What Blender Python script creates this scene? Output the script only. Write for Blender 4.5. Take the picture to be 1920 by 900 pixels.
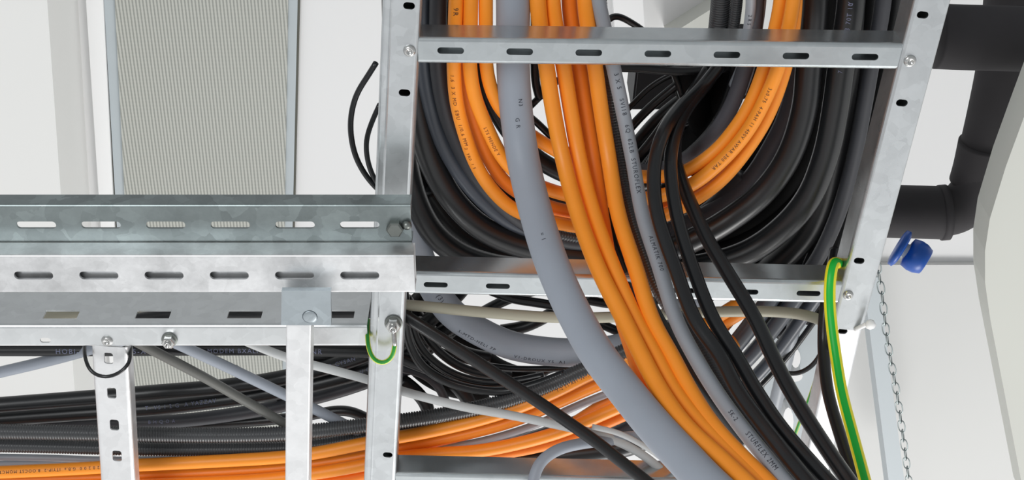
import bpy, bmesh, math, random
from mathutils import Vector, Matrix
random.seed(7)
SC = bpy.context.scene
COL = SC.collection
for o in list(bpy.data.objects): bpy.data.objects.remove(o)

# ------------------------------------------------------------------ camera
FPX = 2720.0; PITCH = math.radians(60); CAMZ = 1.5
cd = bpy.data.cameras.new('camera'); cam = bpy.data.objects.new('camera', cd); COL.objects.link(cam)
cam.location = (0, 0, CAMZ); cam.rotation_euler = (math.radians(90) + PITCH, 0, 0)
cd.sensor_width = 36; cd.lens = 36 * FPX / 1920; cd.clip_start = 0.02
SC.camera = cam
SC.view_settings.view_transform = 'Standard'; SC.view_settings.look = 'None'
SC.view_settings.gamma = 1; SC.view_settings.use_curve_mapping = False
SC.view_settings.exposure = 0.0

# ------------------------------------------------------------------ world and lamps
w = bpy.data.worlds.new('world'); SC.world = w; w.use_nodes = True
nt = w.node_tree; nt.nodes.clear()
out = nt.nodes.new('ShaderNodeOutputWorld'); bg = nt.nodes.new('ShaderNodeBackground')
tc = nt.nodes.new('ShaderNodeTexCoord'); sep = nt.nodes.new('ShaderNodeSeparateXYZ')
mr = nt.nodes.new('ShaderNodeMapRange'); ramp = nt.nodes.new('ShaderNodeValToRGB')
nt.links.new(tc.outputs['Generated'], sep.inputs[0]); nt.links.new(sep.outputs['Y'], mr.inputs[0])
mr.inputs[1].default_value = -1; mr.inputs[2].default_value = 1
nt.links.new(mr.outputs[0], ramp.inputs[0])
ramp.color_ramp.elements[0].color = (.38, .40, .41, 1); ramp.color_ramp.elements[1].color = (1.1, 1.1, 1.1, 1)
e = ramp.color_ramp.elements.new(.55); e.color = (.50, .51, .52, 1)
e = ramp.color_ramp.elements.new(.69); e.color = (.76, .77, .78, 1)
e = ramp.color_ramp.elements.new(.79); e.color = (1.16, 1.16, 1.16, 1)
nt.links.new(ramp.outputs[0], bg.inputs[0]); bg.inputs[1].default_value = 0.95
nt.links.new(bg.outputs[0], out.inputs[0])

def area(name, loc, target, size, energy, col=(1, 1, 1)):
    l = bpy.data.lights.new(name, 'AREA'); l.energy = energy; l.size = size; l.color = col
    o = bpy.data.objects.new(name, l); COL.objects.link(o); o.location = loc
    o.rotation_euler = (Vector(target) - Vector(loc)).to_track_quat('-Z', 'Y').to_euler()
area('far_side_light', (1.0, 3.8, 1.35), (0.15, 0.9, 2.8), 1.4, 75, (1, .99, .97))  # added lamp, no window seen; puts highlights on the lower cable edges
area('fill_light', (-0.9, -0.5, 1.1), (0.1, 0.8, 2.8), .9, 20, (.97, .99, 1))  # added fill lamp, source unseen; brightens the front bundle

# ------------------------------------------------------------------ helpers: pixel + height above the camera -> world
CP, SP = math.cos(PITCH), math.sin(PITCH)
def P(px, py, h):
    x = (px - 960) / FPX; y = (450 - py) / FPX
    d = Vector((x, CP - y * SP, SP + y * CP))
    return d * (h / d.z) + Vector((0, 0, CAMZ))
def depth(p):
    q = p - Vector((0, 0, CAMZ)); return q.y * CP + q.z * SP
def lerp(a, b, t): return a + (b - a) * t
def interp(x, xs, ys):
    if x <= xs[0]: return ys[0]
    for i in range(len(xs) - 1):
        if x <= xs[i + 1]: return lerp(ys[i], ys[i + 1], (x - xs[i]) / (xs[i + 1] - xs[i]))
    return ys[-1]
def srgb(r, g, b):
    f = lambda c: ((c / 255 + .055) / 1.055) ** 2.4 if c > 10 else c / 255 / 12.92
    return (f(r), f(g), f(b), 1)

# ------------------------------------------------------------------ materials
def newmat(name):
    m = bpy.data.materials.new(name); m.use_nodes = True
    return m, m.node_tree, m.node_tree.nodes['Principled BSDF']
def plain(name, col, rough=.5, metal=0.0, noise=0.0, spec=.5, bump=0.0, scale=60):
    m, nt, b = newmat(name)
    b.inputs['Base Color'].default_value = col; b.inputs['Roughness'].default_value = rough
    b.inputs['Metallic'].default_value = metal; b.inputs['Specular IOR Level'].default_value = spec
    t = nt.nodes.new('ShaderNodeTexCoord'); n = nt.nodes.new('ShaderNodeTexNoise'); n.inputs['Scale'].default_value = scale
    n.inputs['Detail'].default_value = 5
    nt.links.new(t.outputs['Object'], n.inputs['Vector'])
    if noise:
        mx = nt.nodes.new('ShaderNodeMixRGB'); mx.inputs[1].default_value = tuple(c * (1 - noise) for c in col[:3]) + (1,)
        mx.inputs[2].default_value = tuple(min(1, c * (1 + noise)) for c in col[:3]) + (1,)
        nt.links.new(n.outputs['Fac'], mx.inputs[0]); nt.links.new(mx.outputs[0], b.inputs['Base Color'])
    if bump:
        bp = nt.nodes.new('ShaderNodeBump'); bp.inputs['Strength'].default_value = bump; bp.inputs['Distance'].default_value = .001
        nt.links.new(n.outputs['Fac'], bp.inputs['Height']); nt.links.new(bp.outputs[0], b.inputs['Normal'])
    return m
def galv(name, base, rough, spangle, metal=.85, stain=.0, scale=90):
    m, nt, b = newmat(name)
    t = nt.nodes.new('ShaderNodeTexCoord')
    v = nt.nodes.new('ShaderNodeTexVoronoi'); v.inputs['Scale'].default_value = scale
    nz = nt.nodes.new('ShaderNodeTexNoise'); nz.inputs['Scale'].default_value = 28; nz.inputs['Detail'].default_value = 6
    wp = nt.nodes.new('ShaderNodeVectorMath'); wp.operation = 'MULTIPLY_ADD'; wp.inputs[1].default_value = (.03,) * 3
    nt.links.new(t.outputs['Object'], nz.inputs['Vector'])
    nt.links.new(nz.outputs['Color'], wp.inputs[0]); nt.links.new(t.outputs['Object'], wp.inputs[2])
    nt.links.new(wp.outputs[0], v.inputs['Vector'])
    s = nt.nodes.new('ShaderNodeSeparateColor'); nt.links.new(v.outputs['Color'], s.inputs[0])
    cr = nt.nodes.new('ShaderNodeMapRange'); cr.inputs[3].default_value = 1 - spangle; cr.inputs[4].default_value = 1
    nt.links.new(s.outputs[0], cr.inputs[0])
    n2 = nt.nodes.new('ShaderNodeTexNoise'); n2.inputs['Scale'].default_value = 14; n2.inputs['Detail'].default_value = 8; n2.inputs['Roughness'].default_value = .7
    nt.links.new(t.outputs['Object'], n2.inputs['Vector'])
    c2 = nt.nodes.new('ShaderNodeMapRange'); c2.inputs[1].default_value = .35; c2.inputs[2].default_value = .65
    c2.inputs[3].default_value = 1 - stain; c2.inputs[4].default_value = 1
    nt.links.new(n2.outputs['Fac'], c2.inputs[0])
    mu = nt.nodes.new('ShaderNodeMath'); mu.operation = 'MULTIPLY'
    nt.links.new(cr.outputs[0], mu.inputs[0]); nt.links.new(c2.outputs[0], mu.inputs[1])
    mx = nt.nodes.new('ShaderNodeVectorMath'); mx.operation = 'SCALE'; mx.inputs[0].default_value = base[:3]
    nt.links.new(mu.outputs[0], mx.inputs['Scale']); nt.links.new(mx.outputs[0], b.inputs['Base Color'])
    b.inputs['Metallic'].default_value = metal
    rr = nt.nodes.new('ShaderNodeMapRange'); rr.inputs[3].default_value = rough - .08; rr.inputs[4].default_value = rough + .08
    nt.links.new(nz.outputs['Fac'], rr.inputs[0]); nt.links.new(rr.outputs[0], b.inputs['Roughness'])
    bp = nt.nodes.new('ShaderNodeBump'); bp.inputs['Strength'].default_value = .15; bp.inputs['Distance'].default_value = .0006
    nt.links.new(nz.outputs['Fac'], bp.inputs['Height']); nt.links.new(bp.outputs[0], b.inputs['Normal'])
    return m
def striped(name, base, edge, lo, hi):
    m, nt, b = newmat(name)
    uv = nt.nodes.new('ShaderNodeUVMap'); sx = nt.nodes.new('ShaderNodeSeparateXYZ'); nt.links.new(uv.outputs[0], sx.inputs[0])
    r = nt.nodes.new('ShaderNodeValToRGB'); r.color_ramp.interpolation = 'CONSTANT'
    r.color_ramp.elements[0].color = edge; r.color_ramp.elements[1].position = hi; r.color_ramp.elements[1].color = base
    nt.links.new(sx.outputs[0], r.inputs[0]); nt.links.new(r.outputs[0], b.inputs['Base Color'])
    b.inputs['Roughness'].default_value = .42
    return m
M = dict(
    orange=plain('orange_pvc', (1.0, .31, .022, 1), .42, noise=.05, spec=.45),
    orange_deep=plain('deep_orange_pvc', (.90, .235, .018, 1), .5, noise=.05, spec=.4),
    slate=plain('slate_grey_pvc', srgb(152, 158, 168), .5, noise=.03, spec=.4, bump=.1),
    grey=plain('mid_grey_pvc', srgb(150, 155, 162), .45, noise=.04),
    dgrey=plain('dark_grey_pvc', srgb(104, 104, 100), .45, noise=.05),
    lgrey=plain('light_grey_pvc', srgb(196, 198, 198), .45, noise=.03),
    cream=plain('cream_pvc', srgb(166, 162, 144), .5, noise=.04),
    charcoal=plain('charcoal_rubber', srgb(54, 55, 60), .5, noise=.12),
    slated=plain('dark_slate_pvc', srgb(72, 77, 86), .36, noise=.08),
    black=plain('black_rubber', srgb(24, 25, 27), .36, noise=.15, bump=.1),
    gloss=plain('black_gloss_pvc', srgb(22, 23, 25), .28, noise=.12),
    deep=plain('shade_black', srgb(12, 12, 13), .75, noise=.15, spec=.2),  # near-black and matt: shade of the recesses put into the filler colour
    bglossy=plain('satin_black_rubber', srgb(27, 28, 30), .34, noise=.1),
    charcoal_l=plain('grey_charcoal_rubber', srgb(78, 78, 84), .5, noise=.1),
    ribbed=plain('black_conduit_plastic', srgb(66, 67, 69), .33),
    foam=plain('black_pipe_foam', srgb(58, 56, 58), .75, noise=.15, spec=.25, bump=.3, scale=25),
    gy=striped('green_yellow_pvc', srgb(250, 236, 40), srgb(18, 190, 60), .0, .095),
    gy2=striped('green_yellow_wire_pvc', srgb(225, 225, 80), srgb(40, 150, 50), .0, .12),
    galv=galv('galvanised_steel', srgb(208, 212, 214), .30, .10, stain=.10),
    galv_rung=galv('galvanised_rung_steel', srgb(200, 206, 208), .24, .06, stain=.10),
    galv_dark=galv('spangled_galvanised_steel', srgb(158, 168, 168), .36, .28, stain=.28, scale=60),
    galv_bright=galv('bright_galvanised_steel', srgb(236, 237, 238), .42, .08, stain=.12),
    galv_mid=galv('mid_galvanised_steel', srgb(222, 225, 226), .36, .08, stain=.10),
    galv_plate=galv('bluish_galvanised_steel', srgb(178, 187, 192), .40, .16, stain=.15, scale=60),
    galv_scuff=galv('scuffed_galvanised_steel', srgb(238, 239, 240), .42, .10, stain=.32, scale=70),
    zinc=galv('zinc_plated_steel', srgb(200, 200, 198), .22, .1),
    zinc_dull=galv('dull_zinc_steel', srgb(130, 134, 130), .4, .1),
    print_dark=plain('dark_ink', srgb(62, 40, 30), .6), print_grey=plain('grey_ink', srgb(50, 52, 62), .6),
    print_light=plain('light_ink', srgb(120, 124, 150), .6),
    print_orange=plain('brown_ink', srgb(110, 52, 14), .6),
    ceiling=plain('white_ceiling_paint', srgb(228, 228, 228), .8, noise=.01, scale=3),
    trim=plain('white_trim_paint', srgb(240, 240, 240), .5),
    beam=plain('beam_paint', srgb(229, 229, 227), .8, noise=.01, scale=3),
    soffit=plain('soffit_paint', srgb(213, 213, 211), .8, noise=.02, scale=3),
    beige=plain('beige_duct_paint', srgb(203, 204, 197), .6, noise=.02, scale=4),
    palegrey=plain('pale_grey_metal_paint', srgb(180, 188, 192), .5, noise=.02, scale=8),
    white=plain('white_plastic', srgb(235, 235, 235), .45),
    blue=plain('blue_plastic', srgb(14, 78, 168), .38, noise=.04),
    dark=plain('dark_box_plastic', srgb(64, 64, 67), .6),
    shadowgap=plain('dark_gap', srgb(90, 90, 82), .8),
)
# perforated sheet: rows of punched holes are the sheet's own pattern
m, nt_, b_ = newmat('perforated_sheet'); M['perf'] = m
t = nt_.nodes.new('ShaderNodeTexCoord'); s = nt_.nodes.new('ShaderNodeSeparateXYZ'); nt_.links.new(t.outputs['Object'], s.inputs[0])
def mth(op, a, bb=None):
    n = nt_.nodes.new('ShaderNodeMath'); n.operation = op
    for i, v in enumerate((a, bb)):
        if v is None: continue
        if isinstance(v, (int, float)): n.inputs[i].default_value = v
        else: nt_.links.new(v, n.inputs[i])
    return n.outputs[0]
pit = .0058
wx = mth('SINE', mth('MULTIPLY', s.outputs['X'], 2 * math.pi / pit)); wy = mth('SINE', mth('MULTIPLY', s.outputs['Y'], 2 * math.pi / .0070))
mk = mth('ADD', mth('MULTIPLY', wx, .9), mth('MULTIPLY', wy, .12))
r = nt_.nodes.new('ShaderNodeValToRGB'); r.color_ramp.elements[0].position = .40; r.color_ramp.elements[1].position = .75
r.color_ramp.elements[0].color = srgb(186, 187, 180); r.color_ramp.elements[1].color = srgb(146, 148, 142)
nt_.links.new(mth('ADD', mth('MULTIPLY', mk, .5), .5), r.inputs[0]); nt_.links.new(r.outputs[0], b_.inputs['Base Color'])
b_.inputs['Roughness'].default_value = .6

# ------------------------------------------------------------------ object helpers
def tag(o, label, cat, group=None, kind=None):
    if label: o['label'] = label
    if cat: o['category'] = cat
    if group: o['group'] = group
    if kind: o['kind'] = kind
    return o
def mkobj(name, me, mat, parent=None, smooth=True):
    o = bpy.data.objects.new(name, me); COL.objects.link(o)
    if mat: me.materials.append(M[mat])
    if smooth:
        for p in me.polygons: p.use_smooth = True
    if parent: o.parent = parent; o.matrix_parent_inverse = Matrix.Translation(-parent.location)
    return o
def empty(name, loc, label, cat, group=None, kind=None):
    o = bpy.data.objects.new(name, None); COL.objects.link(o); o.location = loc; o.empty_display_size = .05
    return tag(o, label, cat, group, kind)
def pydata(name, vs, fs):
    me = bpy.data.meshes.new(name); me.from_pydata([tuple(v) for v in vs], [], fs); me.update(); return me

def prism(name, pts, h0, h1, mat, parent=None, smooth=False):
    """polygon traced at height h0 above the camera, standing up to h1 straight above it"""
    bot = [P(x, y, h0) for x, y in pts]; top = [v + Vector((0, 0, h1 - h0)) for v in bot]
    n = len(pts); fs = [list(range(n)), list(range(2 * n - 1, n - 1, -1))]
    fs += [[i, i + n, (i + 1) % n + n, (i + 1) % n] for i in range(n)]
    me = pydata(name, bot + top, fs)
    bm = bmesh.new(); bm.from_mesh(me); bmesh.ops.recalc_face_normals(bm, faces=bm.faces[:]); bm.to_mesh(me); bm.free()
    return mkobj(name, me, mat, parent, smooth)

# ---- centre lines
def spline(pts, n_per=10):
    out = []; n = len(pts)
    for i in range(n - 1):
        p0 = pts[max(i - 1, 0)]; p1 = pts[i]; p2 = pts[i + 1]; p3 = pts[min(i + 2, n - 1)]
        if i == 0: p0 = p1 * 2 - p2
        if i == n - 2: p3 = p2 * 2 - p1
        t0 = 0; t1 = t0 + max((p1 - p0).length, 1e-6) ** .5; t2 = t1 + max((p2 - p1).length, 1e-6) ** .5; t3 = t2 + max((p3 - p2).length, 1e-6) ** .5
        for k in range(n_per):
            t = t1 + (t2 - t1) * k / n_per
            a1 = p0 * ((t1 - t) / (t1 - t0)) + p1 * ((t - t0) / (t1 - t0)); a2 = p1 * ((t2 - t) / (t2 - t1)) + p2 * ((t - t1) / (t2 - t1))
            a3 = p2 * ((t3 - t) / (t3 - t2)) + p3 * ((t - t2) / (t3 - t2))
            b1 = a1 * ((t2 - t) / (t2 - t0)) + a2 * ((t - t0) / (t2 - t0)); b2 = a2 * ((t3 - t) / (t3 - t1)) + a3 * ((t - t1) / (t3 - t1))
            out.append(b1 * ((t2 - t) / (t2 - t1)) + b2 * ((t - t1) / (t2 - t1)))
    out.append(pts[-1].copy()); return out
def resample(pts, step):
    L = [0]
    for a, b in zip(pts, pts[1:]): L.append(L[-1] + (b - a).length)
    n = max(2, int(L[-1] / step)); out = []; j = 0
    for k in range(n + 1):
        s = L[-1] * k / n
        while j < len(L) - 2 and L[j + 1] < s: j += 1
        seg = L[j + 1] - L[j]; out.append(pts[j].lerp(pts[j + 1], (s - L[j]) / seg if seg > 1e-9 else 0))
    return out
def line_of(pix, step, smooth=6):
    """pix: (x, y[, h]); missing heights are interpolated between the given ones"""
    idx = [i for i, p in enumerate(pix) if len(p) > 2]
    hs = [interp(i, idx, [pix[k][2] for k in idx]) for i in range(len(pix))]
    w_ = [P(p[0], p[1], h) for p, h in zip(pix, hs)]
    outside = lambda p: p[0] < -40 or p[0] > 1950 or p[1] < -40 or p[1] > 940
    c = spline(w_)
    # runs that leave the view carry on straight for a while
    if outside(pix[0]): c = [c[0] + (c[0] - c[3]).normalized() * d for d in (.45, .3, .15, .05)] + c
    if outside(pix[-1]): c = c + [c[-1] + (c[-1] - c[-4]).normalized() * d for d in (.05, .15, .3, .45)]
    c = resample(c, step)
    it = int(smooth * (.004 / step) ** 2) if smooth else 0
    for _ in range(max(it, smooth)):
        c = [c[0]] + [(c[i - 1] + c[i] * 2 + c[i + 1]) / 4 for i in range(1, len(c) - 1)] + [c[-1]]
    return c
CAMP = Vector((0, 0, CAMZ))
def frames(c):
    fr = []
    for i, p in enumerate(c):
        t = (c[min(i + 1, len(c) - 1)] - c[max(i - 1, 0)]).normalized()
        n = CAMP - p; n = (n - t * n.dot(t)).normalized(); fr.append((p, t, n, n.cross(t)))
    return fr
def tube_mesh(name, c, rad, sides=18, caps=True):
    fr = frames(c); vs = []; fs = []; n = len(c)
    for i, (p, t, nn, bb) in enumerate(fr):
        r = rad(i) if callable(rad) else rad
        for k in range(sides):
            a = 2 * math.pi * k / sides; vs.append(p + nn * (r * math.cos(a)) + bb * (r * math.sin(a)))
    for i in range(n - 1):
        for k in range(sides):
            a = i * sides + k; b = i * sides + (k + 1) % sides; fs.append((a, b, b + sides, a + sides))
    me = pydata(name, vs, fs); uv = me.uv_layers.new(name='UVMap'); li = 0
    for i in range(n - 1):
        for k in range(sides):
            for (u, v) in ((k, i), (k + 1, i), (k + 1, i + 1), (k, i + 1)):
                uu = abs((u / sides) if u / sides <= .5 else 1 - u / sides)
                uv.data[li].uv = (uu, v / n); li += 1
    if caps:
        bm = bmesh.new(); bm.from_mesh(me)
        bmesh.ops.holes_fill(bm, edges=[e for e in bm.edges if e.is_boundary], sides=0)
        bmesh.ops.recalc_face_normals(bm, faces=bm.faces[:]); bm.to_mesh(me); bm.free()
    return me
# ---- printed letters wrapped on a cable
_glyph = {}
def glyphs(text, size):
    cu = bpy.data.curves.new('t', 'FONT'); cu.body = text; cu.size = size; cu.align_y = 'CENTER'; cu.resolution_u = 2; cu.space_character = 1.25
    o = bpy.data.objects.new('t', cu); COL.objects.link(o); bpy.context.view_layer.update()
    me = bpy.data.meshes.new_from_object(o.evaluated_get(bpy.context.evaluated_depsgraph_get()))
    bpy.data.objects.remove(o); return me
def print_on(cable, text, px, py, size, mat, phi=0, flip=False, parent=None):
    """text starting at the cable point nearest to pixel (px, py)"""
    c, r = cable['_c'], cable['_r']
    fr = frames(c); h_best = None
    def pix(p):
        q = p - CAMP; d = q.y * CP + q.z * SP; u = -q.y * SP + q.z * CP
        return 960 + q.x / d * FPX, 450 - u / d * FPX
    best = min(range(len(c)), key=lambda i: (pix(c[i])[0] - px) ** 2 + (pix(c[i])[1] - py) ** 2)
    L = [0]
    for a, b in zip(c, c[1:]): L.append(L[-1] + (b - a).length)
    me = glyphs(text, size); s0 = L[best]; sg = -1 if flip else 1
    bm = bmesh.new(); bm.from_mesh(me)
    bmesh.ops.subdivide_edges(bm, edges=[e for e in bm.edges if e.calc_length() > size * .3], cuts=1)
    j = 0
    for v in bm.verts:
        s = s0 + sg * v.co.x; j = min(range(len(L)), key=lambda k: abs(L[k] - s)) if False else 0
        lo, hi = 0, len(L) - 1
        while hi - lo > 1:
            m_ = (lo + hi) // 2
            if L[m_] <= s: lo = m_
            else: hi = m_
        f = min(1, max(0, (s - L[lo]) / (L[hi] - L[lo]))); p = fr[lo][0].lerp(fr[hi][0], f)
        n = fr[lo][2].lerp(fr[hi][2], f).normalized(); b = fr[lo][3].lerp(fr[hi][3], f).normalized()
        a = phi + sg * v.co.y / r; v.co = p + (n * math.cos(a) + b * math.sin(a)) * (r + .00025)
    bm.to_mesh(me); bm.free(); me.name = 'printed_text'
    return mkobj('printed_text', me, mat, parent, False)

CG = {}
def cable(name, pix, wpx, mat, label, cat='cable', group=None, ref=1, rib=None, prints=(), sides=18, smooth=6, parent=None):
    step = .00108 if rib else .004
    c = line_of(pix, step, smooth if not rib else smooth)
    idx = [i for i, p in enumerate(pix) if len(p) > 2]
    h = interp(ref, idx, [pix[k][2] for k in idx])
    r = wpx / 2 * depth(P(pix[ref][0], pix[ref][1], h)) / FPX
    if rib:
        rad = lambda i: r * (1.0 if (i % 3) != 0 else .80)
    else: rad = r
    o = mkobj(name, tube_mesh(name, c, rad, sides), mat, parent)
    if not parent:
        tag(o, label, cat, group)
    data = {'_c': c, '_r': r}
    for (text, px, py, size, pm, phi, flip) in prints:
        print_on(data, text, px, py, size, pm, phi, flip, o)
    return o

# ---- pressed steel members
def plate(L, W, holes, th):
    """flat plate in XY (0..L, -W/2..W/2) with rounded holes (cx, cy, len, wid, corner radius)"""
    cu = bpy.data.curves.new('p', 'CURVE'); cu.dimensions = '2D'; cu.fill_mode = 'BOTH'; cu.extrude = th / 2
    def loop(ps):
        s = cu.splines.new('POLY'); s.points.add(len(ps) - 1)
        for q, (x, y) in zip(s.points, ps): q.co = (x, y, 0, 1)
        s.use_cyclic_u = True
    loop([(0, -W / 2), (L, -W / 2), (L, W / 2), (0, W / 2)])
    for cx, cy, l, w_, r in holes:
        r = min(r, l / 2 - 1e-6, w_ / 2 - 1e-6); ps = []
        for (sx, sy, a0) in ((1, 1, 0), (-1, 1, 90), (-1, -1, 180), (1, -1, 270)):
            for k in range(7):
                a = math.radians(a0 + 15 * k); ps.append((cx + sx * (l / 2 - r) + r * math.cos(a), cy + sy * (w_ / 2 - r) + r * math.sin(a)))
        loop(ps)
    o = bpy.data.objects.new('p', cu); COL.objects.link(o); bpy.context.view_layer.update()
    me = bpy.data.meshes.new_from_object(o.evaluated_get(bpy.context.evaluated_depsgraph_get()))
    bpy.data.objects.remove(o); return me
def member(name, pa, pb, h, wpx, dep, mat, parent, holes=(), side_holes=(), closed=True, lip=0.0, rad=.003, th=.002, groove=False, one_side=False, back=0):
    """pressed U/C profile: web (bottom face) from pixel pa to pb at height h, sides rising dep; holes by pixel"""
    hb = h if not isinstance(h, tuple) else h[1]; ha = h if not isinstance(h, tuple) else h[0]
    A = P(pa[0], pa[1], ha); B = P(pb[0], pb[1], hb)
    X = (B - A).normalized(); Y = Vector((0, 0, 1)).cross(X).normalized(); Z = X.cross(Y)
    W = wpx * depth(A) / FPX if wpx > 1 else wpx
    if abs(X.y) < .5 and wpx > 1: W = (P(pa[0], pa[1] + wpx / 2, ha) - P(pa[0], pa[1] - wpx / 2, ha)).length
    L = (B - A).length; MX = Matrix(((X.x, Y.x, Z.x, A.x), (X.y, Y.y, Z.y, A.y), (X.z, Y.z, Z.z, A.z), (0, 0, 0, 1)))
    bm = bmesh.new()
    def add(me, mt):
        n = len(bm.verts); bm.from_mesh(me); bm.verts.ensure_lookup_table()
        for v in bm.verts[n:]: v.co = mt @ v.co
    hl = []
    for (x, y, lx, wy, rr) in holes:
        q = MX.inverted() @ P(x, y, ha); sc = depth(P(x, y, ha)) / FPX
        hl.append((q.x, q.y, lx * sc, wy * sc, rr * sc))
    fl = W - 2 * rad
    add(plate(L, fl, hl, th), MX @ Matrix.Translation((0, 0, th / 2)))
    for sgn in (1, -1):
        prof = [(fl / 2, 0)] + [(fl / 2 + rad * math.sin(a), rad * (1 - math.cos(a))) for a in (math.pi / 8, math.pi / 4, 3 * math.pi / 8, math.pi / 2)]
        inner = [(fl / 2, th)] + [(fl / 2 + max(rad - th, .0002) * math.sin(a), rad - max(rad - th, .0002) * math.cos(a)) for a in (math.pi / 8, math.pi / 4, 3 * math.pi / 8, math.pi / 2)]
        if side_holes and sgn == -1:
            sh = []
            for (x, y, lx, wz, rr, hh) in side_holes:
                q = MX.inverted() @ P(x, y, hh); sc = depth(P(x, y, hh)) / FPX
                sh.append((q.x, (hh - ha) - (rad + dep) / 2, lx * sc, wz, rr * sc))
            add(plate(L, dep - rad, sh, th), MX @ Matrix.Translation((0, -W / 2 + th / 2, (rad + dep) / 2)) @ Matrix.Rotation(math.pi / 2, 4, 'X'))
        else:
            prof.append((W / 2, dep)); inner.append((W / 2 - th, dep - (th if lip else 0)))
            if lip: prof.append((W / 2 - lip, dep)); inner.append((W / 2 - lip, dep - th))
        if one_side and sgn == 1: prof = prof[:-1]; inner = inner[:-1]
        ring = prof + inner[::-1]; n = len(ring)
        v0 = [bm.verts.new(MX @ Vector((0, sgn * y, z))) for y, z in ring]; v1 = [bm.verts.new(MX @ Vector((L, sgn * y, z))) for y, z in ring]
        m_ = len(prof)
        for i in range(n): bm.faces.new((v0[i], v0[(i + 1) % n], v1[(i + 1) % n], v1[i]))
        for i in range(m_ - 1):
            for v in (v0, v1): bm.faces.new((v[i], v[i + 1], v[n - 2 - i], v[n - 1 - i]))
    if closed:
        bmesh.ops.create_cube(bm, size=1, matrix=MX @ Matrix.Translation((L / 2, 0, dep - th / 2)) @ Matrix.Diagonal((L, W - 2 * th, th, 1)))
    if back:
        bmesh.ops.create_cube(bm, size=1, matrix=MX @ Matrix.Translation((L / 2, 0, back)) @ Matrix.Diagonal((L, W - 2 * th, th, 1)))
    if groove:   # shallow pressed beads running along the web
        for yy in groove:
            q = [(0, yy * W - .0012, 0), (0, yy * W + .0012, 0), (0, yy * W, -.0009)]
            v0 = [bm.verts.new(MX @ Vector((0, a[1], a[2]))) for a in q]; v1 = [bm.verts.new(MX @ Vector((L, a[1], a[2]))) for a in q]
            for i in range(3): bm.faces.new((v0[i], v0[(i + 1) % 3], v1[(i + 1) % 3], v1[i]))
            bm.faces.new(v0); bm.faces.new(v1)
    bmesh.ops.recalc_face_normals(bm, faces=bm.faces[:])
    me = bpy.data.meshes.new(name); bm.to_mesh(me); bm.free()
    return mkobj(name, me, mat, parent, False)
def lathe(name, at, prof, mat, parent=None, n=24, axis=Vector((0, 0, -1)), hexa=False, smooth=True):
    """profile [(radius, distance along axis)]"""
    q = axis.to_track_quat('Z', 'Y').to_matrix(); vs = []; fs = []; n = 6 if hexa else n
    for r, d in prof:
        for k in range(n):
            a = 2 * math.pi * k / n; vs.append(at + q @ Vector((r * math.cos(a), r * math.sin(a), d)))
    for i in range(len(prof) - 1):
        for k in range(n): fs.append((i * n + k, i * n + (k + 1) % n, (i + 1) * n + (k + 1) % n, (i + 1) * n + k))
    fs.append(list(range(n))[::-1]); fs.append([len(vs) - n + k for k in range(n)])
    return mkobj(name, pydata(name, vs, fs), mat, parent, smooth and not hexa)
def rivet(x, y, h, rpx, parent):
    r = rpx * depth(P(x, y, h)) / FPX
    return lathe('rivet', P(x, y, h), [(r, -.001), (r, .0006), (r * .85, .0022), (r * .6, .003), (r * .42, .0028), (r * .35, .0016), (r * .12, .0014)], 'zinc', parent)
def bolt(x, y, h, rpx, parent, stud=.012):
    r = rpx * depth(P(x, y, h)) / FPX; p = P(x, y, h)
    b = lathe('bolt', p, [(r * .45, -.002), (r * .45, stud), (r * .38, stud + .001), (r * .25, stud + .001), (r * .2, stud - .002)], 'zinc', parent)
    lathe('washer', p, [(r, 0), (r, .0018), (r * .96, .002)], 'zinc_dull', b)
    lathe('nut', p, [(r * .8, .002), (r * .84, .003), (r * .84, .0085), (r * .74, .0095)], 'zinc', b, hexa=True)
    return b

# ================================================================== STRUCTURE: ceiling and beams
HC = 2.30
def kind(o): o['kind'] = 'structure'; return o
bpy_c = pydata('ceiling', [(-5, .35, CAMZ + HC), (5, .35, CAMZ + HC), (5, 7, CAMZ + HC), (-5, 7, CAMZ + HC), (-5, .35, CAMZ + HC + .1), (5, .35, CAMZ + HC + .1), (5, 7, CAMZ + HC + .1), (-5, 7, CAMZ + HC + .1)],
               [(0, 1, 2, 3), (7, 6, 5, 4), (0, 4, 5, 1), (1, 5, 6, 2), (2, 6, 7, 3), (3, 7, 4, 0)])
kind(mkobj('ceiling', bpy_c, 'ceiling', None, False))
kind(prism('trim_1', [(-420, -260), (70, -260), (156, 960), (-420, 960)], 2.13, HC, 'beam'))
kind(prism('trim_2', [(148, -200), (183, -200), (240, 930), (222, 930)], 2.285, HC, 'trim'))
kind(prism('trim_3', [(1430, 497), (2200, 497), (2200, 1300), (1300, 1300)], 2.288, HC, 'soffit'))
kind(prism('trim_4', [(1140, -150), (1196, -150), (1222, 260), (1166, 260)], 2.24, HC, 'trim'))
kind(prism('trim_5', [(1250, 70), (1300, 38), (1345, 10), (1400, -30), (1400, 130), (1330, 130)], 2.25, HC, 'beige'))
gp = P(380, 200, HC)
gr = empty('ceiling_grille', gp, 'perforated grey air grille panel set in the white ceiling above the slotted channels', 'grille')
def q4(x0, x1, x2, x3, y0=-220, y1=940):
    return [(x0, y0), (x1, y0), (x3, y1), (x2, y1)]
prism('gap', q4(lerp(192, 213, -220 / 380) - 1.5, lerp(192, 213, -220 / 380) + 3, lerp(192, 213, 940 / 380) - 1, lerp(192, 213, 940 / 380) + 2.4), 2.292, HC, 'shadowgap', gr)
prism('gap', q4(564 - 1, 564 + 3, 538 - 1.2, 538 + 2), 2.292, HC, 'shadowgap', gr)
fl = prism('frame', q4(lerp(193, 215, -220 / 380) + 2, 564 - 1, lerp(193, 215, 940 / 380) + 1, 537), 2.29, 2.299, 'palegrey', gr)
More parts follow.
